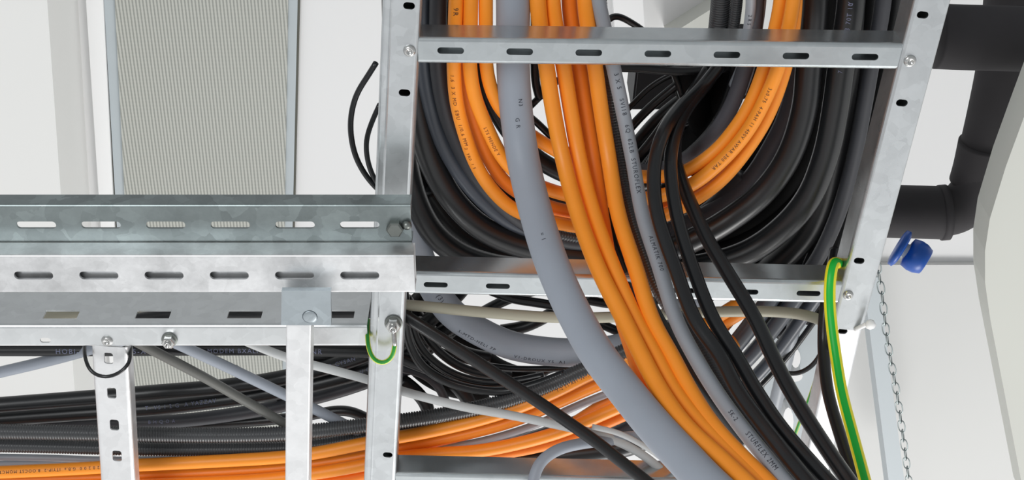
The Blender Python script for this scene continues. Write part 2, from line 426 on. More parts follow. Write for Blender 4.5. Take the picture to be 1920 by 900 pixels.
# the sheet keeps its own coordinates so the punched pattern stays on it
sh = prism('perforated_sheet', q4(lerp(215, 234, -220 / 380), lerp(540, 534, -220 / 380), lerp(215, 234, 940 / 380), lerp(540, 534, 940 / 380)), 2.285, 2.29, 'perf', gr)

# soffit details on the right
o = prism('surface_trunking', [(1618, 520), (1646, 520), (1706, 980), (1676, 980)], 2.10, 2.16, 'palegrey'); tag(o, 'pale grey cable trunking strip behind the steel chain on the right', 'trunking')
o = prism('air_duct', [(1965, 100), (1918, 225), (1886, 312), (1856, 410), (1847, 470), (1847, 530), (1857, 600), (1884, 740), (1922, 940), (2300, 940), (2300, 100)], 1.45, 1.50, 'beige')
tag(o, 'beige painted duct casing at the far right edge of the view', 'duct')

# ================================================================== STEEL: right cable ladder
HL = 1.30
lad = empty('cable_ladder', P(1200, 500, HL), 'wide galvanised cable ladder carrying the hanging bundle, seen from below', 'cable ladder')
lr = member('side_rail', (774, -450), (702, 1120), HL, 73.5 * depth(P(756, -60, HL)) / FPX, .040, 'galv', lad, [(767, 11, 14, 22, 9), (758.5, 174, 14, 22, 9), (727, 853, 12, 18, 8)], lip=.010, rad=.004, groove=(.27,))
rivet(768, 95, HL, 12, lad)
rr_ = member('side_rail', (1867, -450), (1588, 618), HL, 70 * depth(P(1765, -60, HL)) / FPX, .040, 'galv', lad, [(1730, 28, 14, 22, 9), (1691, 193, 14, 22, 9), (1611, 489, 13, 20, 8)], lip=.010, rad=.004)
rivet(1706, 114, HL, 12, lad); rivet(1590, 553, HL, 10, lad)
member('rail_extension', (1593, 606), (1520, 930), HL + .004, 54, .034, 'galv_bright', lad, [(1580, 621, 12, 18, 7)], rad=.004)  # same rail steel, its strong light put into a brighter colour
member('rung', (784, 95), (1692, 107), HL + .002, 49, .034, 'galv_rung', lad, [(845 + 129.5 * i, 95 + 2.0 * i, 50, 13, 7) for i in range(7)], rad=.004)
member('rung', (766, 531), (1584, 550), HL + .002, 42, .034, 'galv_rung', lad, [(817 + 116.5 * i, 534 + 2.7 * i, 45, 11, 6) for i in range(7)], rad=.004)
member('rung', (742, 908), (1560, 926), HL + .002, 40, .034, 'galv_rung', lad, (), rad=.004)
bolt(738, 605, HL, 17, lad, .014)
# left cable ladder, joining it at a right angle
lad2 = empty('cable_ladder', P(350, 640, HL), 'galvanised cable ladder running to the left edge, with rectangular slots in its rail', 'cable ladder')
member('side_rail', (-500, 631), (689, 630), HL, 40, .085, 'galv_mid', lad2, [(85, 638, 20, 11, 5)],
       side_holes=[(x, y, 64, .0165, .5, 1.3215) for x, y in ((-401, 589), (-229, 589), (-57, 589), (115, 588), (287, 586), (459, 585), (632, 583))], closed=False, rad=.004, one_side=True)
rivet(201, 639, HL, 11, lad2); bolt(318, 636, HL, 15, lad2)
member('rung', (205, 650), (224, 960), HL + .003, 68, .022, 'galv_bright', lad2, [(203.5, 672, 25, 17, 5), (209.5, 737, 25, 17, 5), (214.5, 797, 25, 17, 5), (219.5, 855, 25, 17, 5)], closed=False, lip=.008, rad=.004)
# slotted channels hung under the ladders
c1 = member('slotted_channel', (-400, 421), (771, 421), 1.226, 71, .021, 'galv_dark', None, [(68 + 121.3 * i, 422, 74, 15, 7) for i in range(-3, 6)], closed=False, rad=.0025, th=.0025)
tag(c1, 'dull spangled galvanised slotted channel, upper of the two at the left', 'steel channel')
lathe('bolt_head', P(741, 426, 1.226), [(.0085, 0), (.0085, .006), (.007, .0075)], 'zinc_dull', c1, hexa=True)
lathe('clip', P(763, 420, 1.226), [(.0035, 0), (.005, .003), (.002, .006)], 'zinc_dull', c1)
c2 = member('slotted_channel', (-400, 514), (777, 514), 1.200, 68, .024, 'galv_scuff', None, [(63 + 122.3 * i, 516.5, 73, 17, 8) for i in range(-3, 6)] , closed=True, rad=.002, th=.0025, back=.009)
tag(c2, 'bright galvanised slotted channel with scuffed face, lower of the two at the left', 'steel channel')
# arm hanging in front of the left ladder
arm = empty('support_arm', P(560, 600, 1.18), 'bright square steel arm with a bracket plate under the slotted channels', 'steel arm')
member('arm_tube', (560, 602), (556, 960), 1.186, 47, .026, 'galv_bright', arm, (), rad=.0015)
prism('bracket_plate', [(528, 545), (620, 545), (621, 610), (527, 610)], 1.180, 1.186, 'galv_plate', arm)
lathe('pressed_nub', P(581, 594, 1.180), [(.0075, 0), (.006, .0007), (.003, .001)], 'galv_plate', arm)
# grey perforated bracket behind the loose cables at the right
br = prism('bracket_plate', [(1448, 590), (1560, 590), (1560, 700), (1512, 850), (1420, 850)], 1.62, 1.63, 'palegrey'); tag(br, 'pale grey steel bracket plate seen behind the cables near the right rail foot', 'bracket')
lathe('hanger_rod', P(1520, 640, 1.62), [(.004, -.003), (.004, -.68)], 'zinc_dull', br)
for (x, y, rx, ry) in ((1492, 672, 9, 18), (1490, 706, 15, 10), (1478, 790, 10, 26)):
    pts = [(x + rx * math.cos(a * math.pi / 6), y + ry * math.sin(a * math.pi / 6)) for a in range(12)]
    prism('white_cap', pts, 1.60, 1.62, 'white', br)
nub = empty('cable_clip', P(1622, 608, 1.30), 'small white plastic clip at the foot of the right ladder rail', 'clip')
lathe('clip_head', P(1631, 606, 1.29), [(.002, -.002), (.0052, 0), (.0058, .004), (.003, .006)], 'white', nub, n=8)
cable('clip_stem', [(1604, 618, 1.30), (1616, 611, 1.295), (1628, 607, 1.29)], 9, 'white', None, parent=nub)

# ================================================================== PIPES at the right
pp = cable('insulated_pipe', [(1755, 68, 1.62), (1800, 70), (1880, 72), (2000, 75, 1.62)], 122, 'foam', 'thick black foam-covered pipe running off the top right corner', 'pipe', 'foam-covered pipes', sides=32)
pb = empty('insulated_pipe', P(1850, 300, 1.75), 'black foam-covered pipe with an elbow, dropping behind the right rail', 'pipe', 'foam-covered pipes')
cable('pipe_run', [(1905, -120, 1.80), (1898, 0), (1884, 120), (1866, 210), (1845, 300, 1.78)], 104, 'foam', None, parent=pb, sides=32)
cable('pipe_elbow', [(1852, 275, 1.78), (1842, 318), (1826, 362), (1795, 392), (1752, 399), (1700, 398, 1.76)], 92, 'foam', None, parent=pb, sides=32)
cable('foam_sleeve', [(1851, 268, 1.78), (1840, 318), (1832, 345, 1.78)], 104, 'foam', None, parent=pb, sides=32)
cable('pipe_run', [(1768, 399, 1.76), (1700, 397), (1640, 395, 1.76)], 100, 'foam', None, parent=pb, sides=32)
cable('foam_joint', [(1776, 398, 1.76), (1768, 399), (1762, 399, 1.76)], 105, 'foam', None, parent=pb, sides=32)
vl = empty('drain_valve', P(1700, 470, 1.66), 'blue plastic valve with a round cap under the black pipe', 'valve')
sc = 1.92 / FPX; ax = (Vector((.84, 0, 0)) + Vector((0, -SP, CP)) * -.50 - Vector((0, CP, SP)) * .16).normalized()
lathe('flange', P(1681, 462, 1.655), [(30 * sc, 0), (36 * sc, 2 * sc), (37 * sc, 10 * sc), (30 * sc, 14 * sc), (16 * sc, 10 * sc)], 'blue', vl, axis=ax, n=32)
lathe('neck', P(1688, 464, 1.655), [(15 * sc, 0), (13 * sc, 10 * sc), (17 * sc, 22 * sc)], 'palegrey', vl, axis=ax)
lathe('cap', P(1704, 473, 1.655), [(20 * sc, -4 * sc), (28 * sc, -2 * sc), (31 * sc, 12 * sc), (30 * sc, 24 * sc), (25 * sc, 36 * sc), (22 * sc, 37 * sc), (20 * sc, 34 * sc)], 'blue', vl, axis=ax, n=32)
lathe('cap_insert', P(1704, 473, 1.655) + ax * 30 * sc, [(20.5 * sc, 0), (20 * sc, 4.5 * sc), (8 * sc, 4.6 * sc)], 'lgrey', vl, axis=ax, n=24)

# chain
ch = empty('steel_chain', P(1650, 510, 1.70), 'thin grey steel link chain hanging in front of the pale trunking', 'chain')
cc = resample(spline([P(*p) for p in ((1640, 470, 1.70), (1652, 540, 1.70), (1664, 640, 1.70), (1682, 740, 1.70), (1696, 840, 1.70), (1712, 960, 1.70))]), .0170)
def link_mesh():
    c = []; a, b = .0108, .0048
    for k in range(28):
        t = 2 * math.pi * k / 28; x = math.cos(t); y = math.sin(t)
        c.append(Vector((math.copysign(abs(x) ** .8, x) * a, math.copysign(abs(y) ** .8, y) * b, 0)))
    vs = []; fs = []; n = len(c); s = 8; r = .0009
    for i in range(n):
        tn = (c[(i + 1) % n] - c[i - 1]).normalized(); nn = Vector((-tn.y, tn.x, 0))
        for k in range(s):
            q = 2 * math.pi * k / s; vs.append(c[i] + nn * r * math.cos(q) + Vector((0, 0, r * math.sin(q))))
    for i in range(n):
        for k in range(s):
            j = (i + 1) % n; fs.append((i * s + k, i * s + (k + 1) % s, j * s + (k + 1) % s, j * s + k))
    return pydata('chain_link', vs, fs)
lm = link_mesh(); first = True
for i in range(len(cc) - 1):
    o = bpy.data.objects.new('chain_link', lm); COL.objects.link(o)
    if first:
        lm.materials.append(M['galv_dark']); first = False
        for p in lm.polygons: p.use_smooth = True
    d = (cc[i + 1] - cc[i]).normalized(); q = d.to_track_quat('X', 'Z').to_matrix().to_4x4()
    o.parent = ch; o.matrix_parent_inverse = Matrix.Translation(-ch.location)
    o.matrix_basis = Matrix.Translation((cc[i] + cc[i + 1]) / 2) @ q @ Matrix.Rotation(math.radians(25 if i % 2 else 112), 4, 'X')

# ================================================================== CABLES: the bundle hanging in front
FY = [-40, 120, 250, 350, 430, 500, 600, 733, 900, 960]; FH = [1.372, 1.368, 1.355, 1.325, 1.275, 1.235, 1.18, 1.10, .98, .94]
def front(pts, dh=0.0): return [(x, y, interp(y, FY, FH) + dh) for x, y in pts]
M['bglossy'].node_tree.nodes['Principled BSDF'].inputs['Coat Weight'].default_value = .35; M['bglossy'].node_tree.nodes['Principled BSDF'].inputs['Coat Roughness'].default_value = .32
G1 = 'cables of the bundle hanging in front of the ladder'
cable('conduit', front([(962, -60), (962, 25), (962, 120), (967, 200), (981, 300), (1005, 400), (1037, 500), (1083, 600), (1122, 667), (1173, 733), (1228, 800), (1290, 867), (1321, 900), (1390, 965)]), 64, 'slate',
      'thickest pale slate-grey conduit, sweeping down across both rungs', 'conduit', sides=40,
      prints=[('N3', 985, 175, .006, 'print_grey', .3, False), ('G R', 970, 215, .006, 'print_grey', .0, False), ('= 1', 1010, 460, .006, 'print_grey', .0, False)])
cable('cable', front([(1006, -60), (1010, 25), (1024, 120), (1036, 200), (1056, 300), (1083, 400), (1120, 500), (1170, 600), (1203, 667), (1238, 733), (1286, 800), (1358, 867), (1393, 900), (1460, 965)], -.004), 32, 'orange', 'leftmost orange cable of the front bundle, beside the thick slate conduit', 'cable', G1)
cable('cable', front([(1033, -60), (1038, 25), (1056, 120), (1069, 200), (1087, 300), (1113, 400), (1149, 500), (1192, 600), (1229, 667), (1264, 733), (1316, 800), (1382, 867), (1416, 900), (1480, 965)], .004), 31, 'orange', 'second orange cable from the left in the front bundle', 'cable', G1)
cable('cable', front([(1066, -60), (1069, 25), (1085, 120), (1097, 200), (1113, 300), (1127, 400), (1144, 500), (1168, 600), (1190, 667), (1212, 733), (1264, 800), (1330, 867), (1362, 900), (1425, 965)], .022), 30, 'orange_deep', 'orange cable tucked behind its neighbours in the front bundle, third at the top', 'cable', G1)
cable('cable', front([(1095, -60), (1099, 25), (1115, 120), (1126, 200), (1142, 300), (1159, 400), (1191, 500), (1223, 600), (1259, 667), (1294, 733), (1338, 800), (1400, 867), (1434, 900), (1495, 965)], .002), 31, 'orange', 'rightmost orange cable of the front bundle, next to the black ribbed conduit', 'cable', G1)
cable('cable', front([(1110, -60), (1126, 20), (1150, 125), (1166, 200), (1186, 300), (1204, 400), (1236, 500), (1268, 600), (1302, 667), (1342, 733), (1390, 800), (1444, 867), (1470, 900), (1530, 965)], .0), 28, 'grey', 'mid grey cable with dark printing, right of the orange front cables', 'cable', G1, sides=24,
      prints=[('3 X 5', 1152, 130, .0065, 'print_grey', .15, False), ('SVI18', 1160, 180, .0065, 'print_grey', .15, False), ('6Q  62', 1174, 235, .0065, 'print_grey', .15, False), ('LB  STUROFLEX', 1184, 275, .0065, 'print_grey', .1, False),
              ('ALMATIK 700', 1222, 450, .006, 'print_grey', .2, False), ('SK-2', 1374, 778, .006, 'print_grey', 0, False), ('STURFLEX 2MM', 1404, 822, .0065, 'print_grey', .1, False)])
cable('ribbed_conduit', front([(1120, -60), (1130, 60), (1143, 150), (1153, 250), (1166, 330), (1187, 415), (1206, 470), (1228, 530), (1258, 580), (1293, 620), (1322, 667), (1356, 733), (1402, 800), (1452, 860), (1492, 910), (1530, 960)], .026), 27, 'ribbed', 'thin black ribbed conduit partly hidden behind the mid grey printed cable', 'conduit', rib=1)
G2 = 'glossy black cables falling right of the mid grey cable'
cable('cable', [(1352, 120, 1.42), (1320, 160, 1.41), (1278, 200, 1.38), (1248, 240, 1.34), (1229, 295, 1.31), (1226, 350, 1.285), (1232, 400, 1.26), (1247, 450, 1.235), (1265, 500, 1.21), (1303, 600, 1.155), (1350, 667, 1.12), (1384, 733, 1.08), (1432, 800, 1.035), (1485, 867, .985), (1512, 900, .965), (1565, 965, .92)], 27, 'gloss', 'glossy black cable nearest the mid grey one, left of the three falling together', 'cable', G2, ref=6, sides=24)
cable('cable', [(1362, 100, 1.43), (1330, 150, 1.415), (1290, 200, 1.385), (1268, 245, 1.35), (1257, 300, 1.315), (1260, 350, 1.29), (1268, 400, 1.265), (1281, 450, 1.24), (1298, 500, 1.215), (1338, 600, 1.16), (1380, 667, 1.125), (1418, 733, 1.085), (1463, 800, 1.04), (1520, 867, .99), (1550, 900, .97), (1610, 965, .92)], 26, 'gloss', 'glossy black cable running in the middle of the three falling together', 'cable', G2, ref=6, sides=24)
cable('cable', [(1330, 130, 1.44), (1290, 190, 1.42), (1268, 250, 1.39), (1266, 300, 1.355), (1280, 345, 1.32), (1303, 400, 1.285), (1327, 450, 1.255), (1357, 500, 1.225), (1417, 600, 1.165), (1448, 667, 1.13), (1482, 733, 1.09), (1523, 800, 1.045), (1567, 867, 1.0), (1590, 900, .975), (1635, 965, .93)], 27, 'gloss', 'glossy black cable standing apart, rightmost of the three and crossing the middle rung alone', 'cable', G2, ref=5, sides=24)
cable('cable', [(1566, 470, 1.40), (1556, 530, 1.355), (1546, 590, 1.335), (1544, 640, 1.32), (1545, 670, 1.305), (1552, 733, 1.27), (1570, 800, 1.23), (1592, 867, 1.19), (1602, 900, 1.17), (1622, 960, 1.13)], 23, 'gloss', 'dark cable running just left of the thick green and yellow earth cable', 'cable')
cable('earth_cable', [(1592, 540, 1.40), (1582, 505, 1.36), (1570, 493, 1.315), (1560, 500, 1.285), (1556, 530, 1.275), (1556, 575, 1.265), (1561, 625, 1.25), (1567, 667, 1.235), (1578, 733, 1.205), (1595, 800, 1.17), (1613, 867, 1.13), (1623, 905, 1.105), (1640, 960, 1.07)], 22, 'gy', 'thick green and yellow earth cable looping over the middle rung at the right rail', 'earth cable', ref=5, sides=48)

# ================================================================== CABLES: the big U loop lying in the ladder
G3 = 'orange cables bent in a U above the rungs'
cable('cable', [(911, -60, 1.365), (911, 60), (912, 125), (922, 170), (945, 212), (1018, 268), (1100, 308), (1190, 330), (1272, 326), (1338, 286), (1376, 243), (1404, 200), (1432, 130), (1460, 25), (1470, -60, 1.372)], 27, 'orange', 'innermost orange cable of the U loop inside the ladder', 'cable', G3)
cable('cable', [(884, -60, 1.362), (882, 60), (881, 125), (890, 180), (907, 225), (940, 292), (975, 330), (1030, 356), (1110, 374), (1200, 374), (1290, 350), (1355, 300), (1402, 245), (1433, 190), (1458, 130), (1484, 25), (1494, -60, 1.355)], 28, 'orange', 'printed orange cable running second from inside in the U loop', 'cable', G3,
      prints=[('LTS MENDE Y', 909, 235, .0048, 'print_orange', -.3, False), ('3x0,75  4-PAH 11 400V AWAR 300 TAR', 1440, 160, .0052, 'print_dark', .0, True)])
cable('cable', [(857, -60, 1.362), (853, 60), (851, 125), (856, 190), (871, 250), (891, 305), (922, 355), (967, 395), (1045, 418), (1130, 428), (1225, 412), (1300, 376), (1352, 338), (1402, 278), (1440, 215), (1468, 140), (1486, 60), (1494, -60, 1.372)], 28, 'orange', 'outermost orange cable of the U loop, printed along its left bend', 'cable', G3,
      prints=[('9R', 855, 10, .007, 'print_dark', -.0, False), ('1,6  3 X MD  EBU  1/0,6 MM', 846, 135, .0055, 'print_orange', -.3, False), ('2  YR0  1 S', 876, 272, .0045, 'print_orange', -.5, False)])
cable('cable', [(868, -60, 1.382), (867, 60), (868, 125), (878, 190), (896, 250), (918, 300), (950, 345), (1030, 388), (1120, 402), (1200, 396), (1285, 364), (1345, 320), (1395, 262), (1428, 200), (1450, 130), (1470, 20), (1478, -60, 1.388)], 28, 'orange_deep', 'deeper orange cable half hidden between the other strands of the U loop', 'cable', G3,
      prints=[('2x0 = 4A 11', 1352, 315, .0045, 'print_dark', .0, True)])
G4 = 'thick black cables bent in a U above the rungs'
cable('ribbed_conduit', [(835, 60, 1.395), (845, 160), (860, 240), (885, 305), (920, 360), (968, 404), (1040, 438), (1120, 448), (1200, 430), (1265, 400), (1330, 360, 1.41)], 22, 'ribbed', 'thin dark ribbed conduit edging the underside of the orange U loop', 'conduit', rib=1)
cable('cable', [(824, -60, 1.385), (821, 60), (822, 125), (834, 200), (853, 255), (882, 312), (920, 362), (972, 410), (1050, 450), (1130, 458, 1.41)], 34, 'charcoal', 'matt charcoal cable immediately left of the orange U loop', 'cable')
cable('cable', [(795, -60, 1.40), (793, 60), (795, 125), (806, 190), (828, 262), (858, 318), (898, 368), (950, 412), (1010, 440), (1090, 462), (1160, 460, 1.42)], 34, 'slated', 'dark slate cable with a soft sheen, outside the charcoal one at the left', 'cable')
cable('cable', [(766, -60, 1.415), (770, 100), (780, 200), (805, 295), (845, 370), (900, 425), (960, 455), (1040, 474), (1130, 486), (1230, 478), (1300, 450), (1370, 410), (1430, 362), (1478, 295), (1508, 205), (1517, 120), (1526, 30), (1530, -60, 1.40)], 50, 'bglossy', 'thick black cable forming a full U from the left rail to the right', 'cable', G4, sides=28)
cable('cable', [(740, -60, 1.44), (745, 150), (757, 290), (782, 385), (815, 440), (860, 476), (930, 500), (1040, 508), (1180, 512), (1310, 500), (1400, 474), (1465, 430), (1515, 372), (1548, 292), (1567, 200), (1578, 120), (1594, 20), (1600, -60, 1.40)], 50, 'bglossy', 'thickest outer black cable of the U, printed near the top right', 'cable', G4, sides=28,
      prints=[('7 2M N00 EM3 70T 10 2PN', 1582, 125, .0068, 'print_light', .0, False), ('Y X P S', 1587, 0, .007, 'print_light', .0, False)])
cable('cable', [(1395, 330, 1.45), (1345, 390), (1280, 430), (1200, 452), (1110, 470, 1.45)], 46, 'charcoal', 'charcoal cable seen under the right half of the orange U loop', 'cable')
cable('cable', [(1506, -60, 1.435), (1504, 60), (1498, 150), (1480, 220), (1450, 280), (1412, 338), (1358, 388), (1292, 422), (1210, 440, 1.445)], 48, 'charcoal_l', 'dull charcoal cable between the orange loop and the thick black U on the right', 'cable')
cable('cable', [(1420, 620, 1.44), (1476, 560), (1530, 490), (1572, 400), (1600, 300), (1620, 200), (1634, 120), (1652, 30), (1662, -60, 1.42)], 28, 'charcoal', 'slim charcoal cable running parallel to the right rail', 'cable')
cable('cable', [(1455, 625, 1.47), (1520, 560), (1565, 480), (1598, 390), (1624, 290), (1645, 200), (1662, 120), (1680, 30), (1690, -60, 1.45)], 34, 'black', 'black cable pressed closest to the right rail', 'cable')
cable('cable', [(1440, 615, 1.50), (1490, 570), (1540, 470), (1580, 380), (1604, 290), (1618, 200), (1628, 120), (1640, 20), (1645, -60, 1.47)], 44, 'black', 'black cable deep behind the slim charcoal one beside the right rail', 'cable')
cable('cable', [(1380, 560, 1.50), (1450, 500), (1510, 440), (1540, 380), (1560, 300), (1580, 200), (1600, 100), (1610, -60, 1.48)], 50, 'black', 'broad black cable in shadow behind the printed outer U cable', 'cable')
cable('cable', [(1420, -60, 1.395), (1412, 60), (1396, 130), (1371, 200), (1340, 250), (1300, 292), (1262, 312), (1200, 322), (1120, 318, 1.43)], 32, 'charcoal_l', 'charcoal cable hugging the inside of the orange loop on the right', 'cable')
cable('cable', [(1406, -60, 1.375), (1408, 10), (1402, 60), (1392, 120), (1375, 160, 1.42)], 20, 'grey', 'short visible grey cable above the top rung, left of the orange pair', 'cable', prints=[('2 R S', 1414, 20, .005, 'print_grey', 0, False)])
cable('cable', [(1432, -60, 1.40), (1429, 10), (1420, 70), (1408, 130), (1392, 175, 1.42)], 15, 'grey', 'slim grey cable above the top rung touching the orange pair', 'cable')
G5 = 'dark cables tangled behind the middle of the ladder'
blk = [
 ([(1356, -60, 1.43), (1350, 20), (1338, 110, 1.47), (1306, 190, 1.53), (1262, 245), (1222, 300), (1186, 350, 1.54)], 38, 'ribbed', 1, 'black ribbed conduit dropping behind the top rung left of the grey pair'),
 ([(1386, -60, 1.41), (1380, 20), (1364, 110, 1.46), (1334, 190, 1.53), (1295, 250), (1262, 300, 1.54)], 22, 'ribbed', 1, 'slimmer black ribbed conduit with a bright edge, beside the grey pair'),
 ([(1160, 268, 1.46), (1182, 240), (1215, 205), (1262, 165), (1330, 110), (1380, 60, 1.46)], 17, 'gloss', 0, 'black cable slanting up right across the gap beside the dark box'),
 ([(1160, 222, 1.47), (1186, 196), (1214, 168), (1240, 150), (1290, 128, 1.47)], 11, 'gloss', 0, 'thin black cable crossing the dark grey box'),
 ([(1165, 345, 1.44), (1190, 305), (1225, 262), (1262, 212), (1310, 160), (1352, 110, 1.46)], 20, 'black', 0, 'black cable slanting up right below the small white gap'),
 ([(1172, 300, 1.49), (1200, 262), (1238, 220), (1290, 180), (1350, 150, 1.49)], 26, 'black', 0, 'black cable in deep shadow above the slanting pair'),
 ([(1130, 50, 1.42), (1146, 30), (1162, 31), (1186, 44), (1216, 66), (1260, 130), (1285, 200, 1.46)], 13, 'gloss', 0, 'thin black cable kinked in a peak above the top rung'),
 ([(1130, 126, 1.44), (1200, 128), (1280, 134), (1370, 128), (1400, 128, 1.45)], 17, 'black', 0, 'black cable lying level just under the top rung'),
 ([(1285, 122, 1.47), (1292, 160), (1308, 200), (1330, 260), (1300, 320, 1.47)], 60, 'deep', 0, 'thick black filler cable darkening the centre of the loop'),
 ([(1305, 95, 1.49), (1335, 160), (1380, 150), (1390, 60, 1.49)], 80, 'deep', 0, 'very thick black filler cable for shade under the top rung'),
 ([(1375, 120, 1.475), (1345, 200), (1300, 270), (1240, 320), (1190, 380, 1.475)], 60, 'deep', 0, 'thick black filler cable for shade inside the charcoal bend'),  # these thick matt ones are fillers, shade put into their colour
 ([(1205, 330, 1.48), (1235, 275), (1285, 235), (1330, 235), (1362, 262, 1.48)], 12, 'gloss', 0, 'thin black cable arching in the dark centre of the loop'),
 ([(1180, 334, 1.46), (1194, 322), (1215, 316), (1240, 330), (1262, 345, 1.46)], 10, 'gloss', 0, 'tiny black cable curl near the small white gap'),
 ([(903, 110, 1.41), (912, 160), (930, 205), (968, 262), (1030, 312), (1110, 342), (1200, 345), (1275, 310), (1335, 255), (1370, 190), (1392, 110, 1.44)], 36, 'black', 0, 'black cable showing through the gaps of the orange U loop'),
 ([(1003, -60, 1.45), (1003, 60), (1003, 140), (1006, 165), (1012, 185, 1.45)], 17, 'gloss', 0, 'black cable between the thick slate conduit and the orange front cables'),
 ([(960, 232, 1.45), (996, 198), (1022, 172), (1060, 140), (1100, 120, 1.45)], 13, 'gloss', 0, 'thin black cable crossing the white gap right of the slate conduit'),
 ([(940, 180, 1.43), (975, 205), (1005, 228), (1040, 262), (1100, 305), (1180, 330, 1.44)], 14, 'gloss', 0, 'thin black cable above the innermost orange strand, right of the slate conduit'),
 ([(960, 360, 1.44), (1030, 372), (1100, 388), (1180, 390, 1.44)], 14, 'charcoal', 0, 'charcoal cable between two orange strands right of the slate conduit'),
 ([(1134, 130, 1.44), (1150, 220), (1162, 300), (1172, 380), (1186, 470), (1214, 560), (1240, 610), (1280, 670), (1330, 740), (1400, 830, 1.20)], 26, 'black', 0, 'black cable glimpsed between the orange cables and the ribbed conduit'),
 ([(1118, 330, 1.40), (1140, 420), (1160, 490), (1186, 560), (1214, 620), (1260, 700), (1320, 790, 1.18)], 20, 'black', 0, 'black cable in the dark slit between the two lower orange strands'),
]
for pts, wd, mt, rb, lb in blk:
    cable('ribbed_conduit' if rb else 'cable', pts, wd, mt, lb, 'conduit' if rb else 'cable', G5, rib=rb or None)
G11 = 'added black filler cables shading the gaps above the U loop'  # fillers added so the gaps look shaded
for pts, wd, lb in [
 ([(782, -60, 1.50), (784, 120), (800, 240), (838, 330), (900, 400), (980, 440), (1080, 452), (1180, 452, 1.52)], 52, 'black filler cable stacked deep behind the dark slate bend at the left'),
 ([(770, 150, 1.53), (782, 290), (818, 380), (870, 436), (950, 468), (1060, 482), (1180, 484, 1.53)], 50, 'black filler cable stacked deep between the two thick blacks at the left'),
 ([(1552, -60, 1.47), (1550, 60), (1546, 150), (1532, 230), (1506, 300), (1466, 362), (1410, 412), (1340, 448), (1250, 468), (1160, 474, 1.48)], 44, 'black filler cable darkening the gap between the two thick U cables on the right'),
 ([(1480, -60, 1.48), (1490, 80), (1478, 160), (1458, 230), (1420, 298), (1372, 348), (1310, 392), (1230, 416), (1150, 426, 1.48)], 42, 'black filler cable darkening the gap right of the orange U loop'),
 ([(1566, 200, 1.53), (1556, 330), (1520, 410), (1464, 462), (1390, 492), (1290, 504), (1180, 500, 1.53)], 52, 'black filler cable for shade just above the right half of the middle rung'),
 ([(1638, 180, 1.56), (1618, 330), (1590, 440), (1556, 520), (1500, 590, 1.56)], 60, 'broad black filler cable for shade near the foot of the right rail'),
 ([(846, -60, 1.44), (842, 60), (846, 160), (862, 250), (900, 330), (960, 384), (1040, 414, 1.47)], 34, 'black filler cable darkening the slit between the charcoal and the orange bends'),
 ([(1262, 470, 1.56), (1330, 500), (1400, 505), (1480, 500), (1560, 480, 1.56)], 60, 'broad black filler cable lying level for shade above the middle rung'),
 ([(1582, 120, 1.47), (1564, 220), (1538, 308), (1498, 368), (1446, 414), (1390, 448), (1310, 474), (1200, 486, 1.47)], 36, 'black filler cable darkening the slit between the two satin U cables at lower right'),
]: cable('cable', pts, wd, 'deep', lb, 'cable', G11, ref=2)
cable('cable', [(160, 620, 1.40), (230, 606), (330, 592), (460, 586), (640, 584), (730, 580, 1.40)], 30, 'black', 'black cable seen through the rectangular slots of the left rail', 'cable', ref=2)
cable('cream_tube', [(740, 575, 1.44), (560, 578), (400, 576), (250, 578), (115, 588), (-60, 600, 1.44)], 22, 'cream', 'cream grey tube glimpsed through the leftmost rail slots', 'tube', ref=2)
bx = empty('junction_box', P(1225, 170, 1.62), 'dark grey junction box behind the black cables under the top rung', 'junction box')
o = prism('box_body', [(1194, 118), (1290, 118), (1290, 205), (1184, 205)], 1.60, 1.68, 'dark', bx); o = prism('box_lid', [(1198, 124), (1286, 124), (1286, 200), (1189, 200)], 1.594, 1.60, 'dark', bx)
# left side outer blacks under the rail
cable('cable', [(752, 300, 1.46), (764, 380), (780, 450), (800, 500), (840, 560, 1.47)], 46, 'charcoal', 'charcoal cable just right of the slotted channels, dropping behind the middle rung', 'cable')
cable('cable', [(800, 360, 1.49), (850, 430), (930, 478), (1020, 492), (1120, 500), (1260, 500, 1.49)], 40, 'black', 'black cable in shadow along the top of the middle rung', 'cable')
cable('cable', [(705, 118, 1.33), (690, 142), (668, 178), (657, 230), (664, 285), (680, 320), (703, 350), (730, 372, 1.34)], 11, 'gloss', 'thin black cable looping out left of the left rail, outer of two', 'cable', 'thin loops beside the left rail', ref=3)
cable('cable', [(712, 196, 1.33), (700, 222), (687, 262), (689, 300), (699, 330), (712, 352), (735, 380, 1.34)], 10, 'gloss', 'thin black cable looping out left of the left rail, inner of two', 'cable', 'thin loops beside the left rail', ref=2)

# ================================================================== CABLES: below the middle rung
cable('cream_tube', [(700, 566, 1.36), (740, 570), (800, 575), (890, 584), (1015, 594), (1100, 596), (1200, 592), (1340, 585), (1440, 584), (1500, 589), (1534, 598), (1560, 612, 1.37)], 21, 'cream', 'cream grey tube running level just under the middle rung', 'tube', ref=3)
cable('conduit', [(752, 340, 1.44), (762, 400), (782, 470), (812, 538), (848, 588), (900, 622), (960, 648), (1040, 660), (1110, 660), (1180, 648), (1245, 612), (1290, 575), (1330, 530, 1.42)], 54, 'slate', 'wide slate grey conduit with dark printing curving under the cream tube', 'conduit', ref=7, sides=40,
      prints=[('S-MTD-HELI 7P', 858, 612, .0062, 'print_grey', -.75, False), ('V1-DROUX YS  A1', 962, 660, .0062, 'print_grey', -.75, False), ('(3)', 806, 548, .008, 'print_grey', 0, False)])
G6 = 'black cables passing under the middle rung to the lower left'
